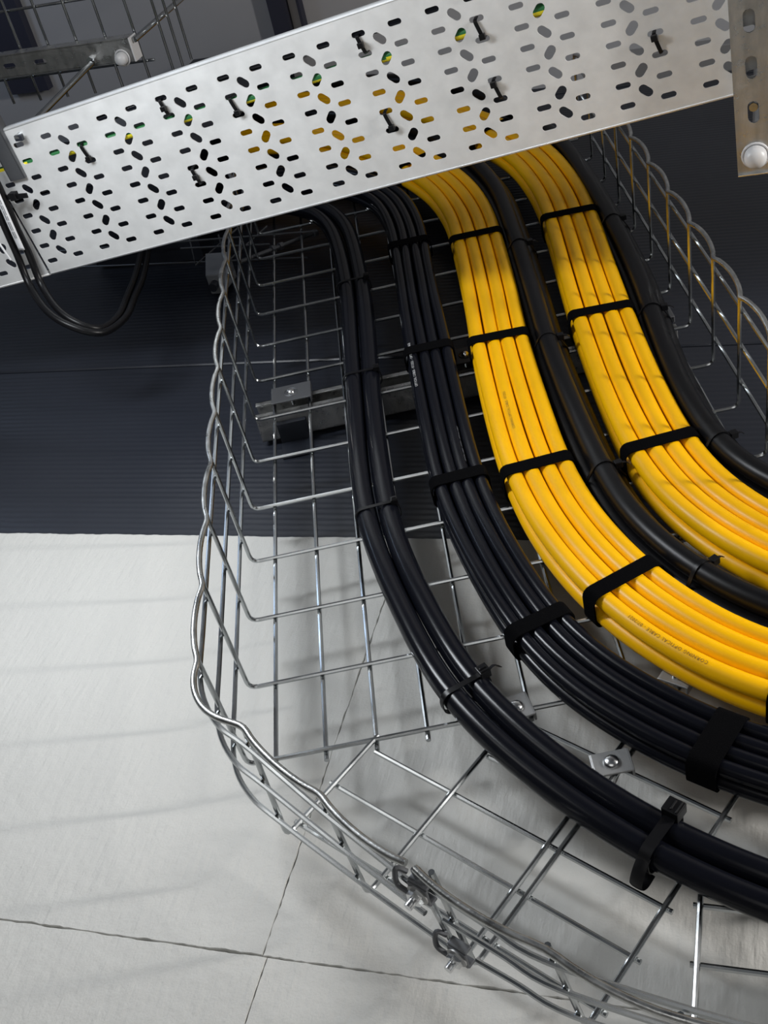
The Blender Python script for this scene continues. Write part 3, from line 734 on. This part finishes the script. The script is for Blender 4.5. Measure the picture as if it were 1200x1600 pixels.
# strut under the joint on the left
tip2 = Vector((-0.5505, -0.309, 3.020)); DS2 = Vector((0.12, 0.9927, 0)).normalized()
t = channel('strut_channel', 'narrow dark strut end under the joint of the perforated trays at the left edge', tip2 - DS2 * 0.8, tip2, DS2.cross(Z_), -Z_, 0.026, 0.018, tip2, slots=[], bevel=0.001, m=M_DCLIP)
rb = Vector((-0.522, -0.368, 3.016))
rod(rb, (rb.x, rb.y - 0.012, 3.262), 0.0045, 'shiny threaded rod hanging from the upper slotted channel down to the left strut', )
o = MB().box(rb + Z_ * 0.003 + X_ * 0.002, X_ * 0.006, Y_ * 0.004, Z_ * 0.003).build('rod_bracket', M_PANEL, smooth=False, bevel=0.001); tag(o, 'small dark bracket at the lower end of the hanging rod', 'bracket')

# upper slotted channel and mesh tray far above on the left
ZC = 3.27
ch = channel('strut_channel', 'slotted channel high at the upper left with a white cap and a square end plate', (-1.6, -0.392, ZC), (-0.452, -0.390, ZC), Y_, -Z_, 0.034, 0.022, (-0.452, -0.39, ZC),
             slots=[1.6 - 0.452 - 0.118 - 0.056 * i - 0.042 for i in range(17)], slot_w=0.0085, slot_l=0.022, bevel=0.001)
MB().box((-0.450, -0.390, ZC + 0.009), X_ * 0.0012, Y_ * 0.0175, Z_ * 0.012).build('end_plate', M_CAP, ch, False, 0.0006, 'pale square end plate')
MB().cyl((-0.523, -0.382, ZC - 0.0005), (-0.523, -0.382, ZC - 0.006), 0.0075, 6).build('nut', M_BRIGHT, ch, False)
cap((-0.471, -0.380, ZC - 0.0005), 0.0098, 0.014, 'white plastic cap', ch)
rod((-0.444, -0.402, ZC + 0.004), (-0.444, -0.402, 4.147), 0.0045, 'threaded rod going up to the ceiling from the end of the upper left channel')
tu = thing('mesh_cable_tray', 'wire mesh cable tray high at the upper left, lying on the slotted channel', 'cable tray', (-0.6, -0.5, 3.30))
def w3(name, pts, r_=0.0022): 
    MB().tube([Vector(p) for p in pts], r_, 8).build(name, M_WIRE, tu)
for k in range(9):
    w3('long_wire', [(-0.460 - 0.0505 * k, -1.7, 3.296), (-0.452 - 0.0505 * k, -0.325, 3.296)])
for k in range(13):
    y = -0.462 - 0.1 * k
    w3('cross_wire', [(-0.90, y, 3.301), (-0.437, y, 3.301), (-0.432, y, 3.306), (-0.430, y, 3.40)])
w3('cross_wire', [(-0.90, -0.362, 3.301), (-0.437, -0.362, 3.301)])
for h in (0.03, 0.065, 0.10): w3('side_wire', [(-0.427, -1.7, 3.30 + h), (-0.427, -0.325, 3.30 + h)])

# pale duct high above, glimpsed through the slots
o = MB().box((0.32, -0.157, 3.615), X_ * 0.16, Y_ * 0.022, Z_ * 0.015).build('cable_duct', M_DUCT, smooth=False, bevel=0.002)
tag(o, 'pale grey duct above the perforated tray, glimpsed through its slots at the right', 'duct')

# small wire tray, box and stay on the dark wall behind
ws = thing('wire_bracket_tray', 'small thin wire tray on the dark wall just below the edge of the perforated tray', 'cable tray', (-0.5, 0.0, 3.38))
def w4(name, pts, r_=0.0017): MB().tube([Vector(p) for p in pts], r_, 6).build(name, M_DCLIP, ws)
w4('long_wire', [(-1.2, 0.012, 3.400), (-0.30, 0.012, 3.352)])
w4('long_wire', [(-0.56, 0.0, 3.398), (-0.38, 0.0, 3.388)]); w4('long_wire', [(-1.0, 0.0, 3.425), (-0.30, 0.0, 3.425)])
for x in (-0.56, -0.50): w4('stay_wire', [(x, 0.0, 3.44), (x + 0.045, 0.012, 3.352), (x + 0.09, 0.0, 3.46)])
bx = thing('junction_box', 'small grey box on the dark wall left of the mesh tray top', 'box', (-0.47, 0.03, 3.33))
MB().add([(-0.500, 0.05, 3.372), (-0.452, 0.05, 3.372), (-0.500, 0.0, 3.372), (-0.452, 0.0, 3.372), (-0.480, 0.05, 3.312), (-0.455, 0.05, 3.312), (-0.480, 0.012, 3.312), (-0.455, 0.012, 3.312)],
         [(0, 1, 3, 2), (4, 6, 7, 5), (0, 2, 6, 4), (1, 5, 7, 3), (2, 3, 7, 6), (0, 4, 5, 1)]).build('housing', M_BOX, bx, False, 0.002)
MB().cyl((-0.466, 0.03, 3.314), (-0.466, 0.03, 3.298), 0.008, 12).build('cable_gland', M_PANEL, bx)
st = thing('wall_stay', 'dark threaded stay with nuts slanting on the wall behind the mesh tray corner', 'bracket', (-0.36, 0.0, 3.39))
MB().cyl((-0.405, -0.01, 3.31), (-0.320, 0.02, 3.462), 0.0036, 10).build('stay_rod', M_DCLIP, st)
for t_ in (0.42, 0.52, 0.98):
    p = Vector((-0.405, -0.01, 3.31)).lerp(Vector((-0.320, 0.02, 3.462)), t_); d = Vector((0.085, 0.03, 0.152)).normalized()
    MB().cyl(p - d * 0.004, p + d * 0.004, 0.007, 6).build('nut', M_DCLIP, st, False)

# ------------------------------------------------------------------ black cables hanging at the left edge
L1 = [(-0.585, -0.62, 2.995), (-0.578, -0.45, 3.000), (-0.572, -0.302, 3.002), (-0.5735, -0.250, 3.003), (-0.577, -0.200, 3.010), (-0.574, -0.155, 3.003), (-0.535, -0.132, 2.965), (-0.500, -0.115, 2.950), (-0.477, -0.098, 2.960), (-0.480, -0.082, 3.020), (-0.515, -0.065, 3.120), (-0.545, -0.055, 3.210), (-0.595, -0.045, 3.335), (-0.68, -0.03, 3.50)]
L2 = [(-0.606, -0.62, 2.995), (-0.598, -0.45, 3.000), (-0.590, -0.302, 3.002), (-0.592, -0.250, 3.003), (-0.596, -0.200, 3.008), (-0.588, -0.160, 2.995), (-0.545, -0.137, 2.953), (-0.503, -0.120, 2.935), (-0.468, -0.098, 2.948), (-0.468, -0.080, 3.018), (-0.503, -0.062, 3.120), (-0.533, -0.050, 3.210), (-0.60, -0.035, 3.370), (-0.68, -0.02, 3.52)]
lc = MB().tube(smooth_path(L1, 2, 0.008), 0.0054, 12).build('hanging_cable', M_BLK2); tag(lc, 'black cable with a white label, hanging in a loop at the left edge', 'cable', 'hanging black loop cables')
l2 = MB().tube(smooth_path(L2, 2, 0.008), 0.0054, 12).build('hanging_cable', M_BLK2); tag(l2, 'unlabelled black cable hanging in a loop beside the labelled one', 'cable', 'hanging black loop cables')
# label strip along the first cable
LP = smooth_path([(-0.5725, -0.335, 2.9945), (-0.5725, -0.302, 2.9945), (-0.5735, -0.250, 2.9955), (-0.5765, -0.213, 3.000)], 1, 0.004)
mb = MB(); vs = []
for p in LP:
    for s in (-1, 1): vs.append(Vector(p) + X_ * (0.0048 * s - 0.001) + Z_ * (-0.0005))
nL = len(LP)
mb.add(vs, [(2 * i, 2 * i + 1, 2 * i + 3, 2 * i + 2) for i in range(nL - 1)])
o = mb.build('label_strip', M_LABEL, lc); o['label'] = 'white label strip with two lines of tiny grey print'
md = o.modifiers.new('s', 'SOLIDIFY'); md.thickness = 0.0008; md.offset = -1
mb = MB(); g = random.Random(2)
for row in (-0.0022, 0.0006):
    i = 3
    while i < nL - 6:
        n = g.choice((2, 3, 4)); a_ = Vector(LP[i]); b_ = Vector(LP[min(i + n, nL - 6)])
        if (b_ - a_).length > 0.001:
            c_ = (a_ + b_) / 2 + X_ * (row - 0.0002) + Z_ * (-0.0022); mb.box(c_, (b_ - a_) * 0.42, X_ * 0.0004, Z_ * 0.0002)
        i += n
mb.build('print_lines', M_INK, o, False)
e = thing('cable_tie', 'black cable tie holding the hanging cables to the perforated tray at the left edge', 'cable tie', (-0.575, -0.29, 3.0))
MB().box((-0.566, -0.292, 3.004), X_ * 0.032, Y_ * 0.0035, Z_ * 0.0015).build('strap', M_TIE, e, False, 0.0006)
MB().box((-0.556, -0.293, 3.004), X_ * 0.0055, Y_ * 0.0055, Z_ * 0.005).build('head', M_TIE, e, False, 0.0008)
o = MB().tube([Vector(p) for p in [(-0.612, -0.262, 2.992), (-0.606, -0.235, 2.992), (-0.602, -0.200, 2.997)]], 0.0016, 6).build('tie_tail', M_LABEL)
tag(o, 'thin white strip beside the hanging black cables at the left edge', 'strip')
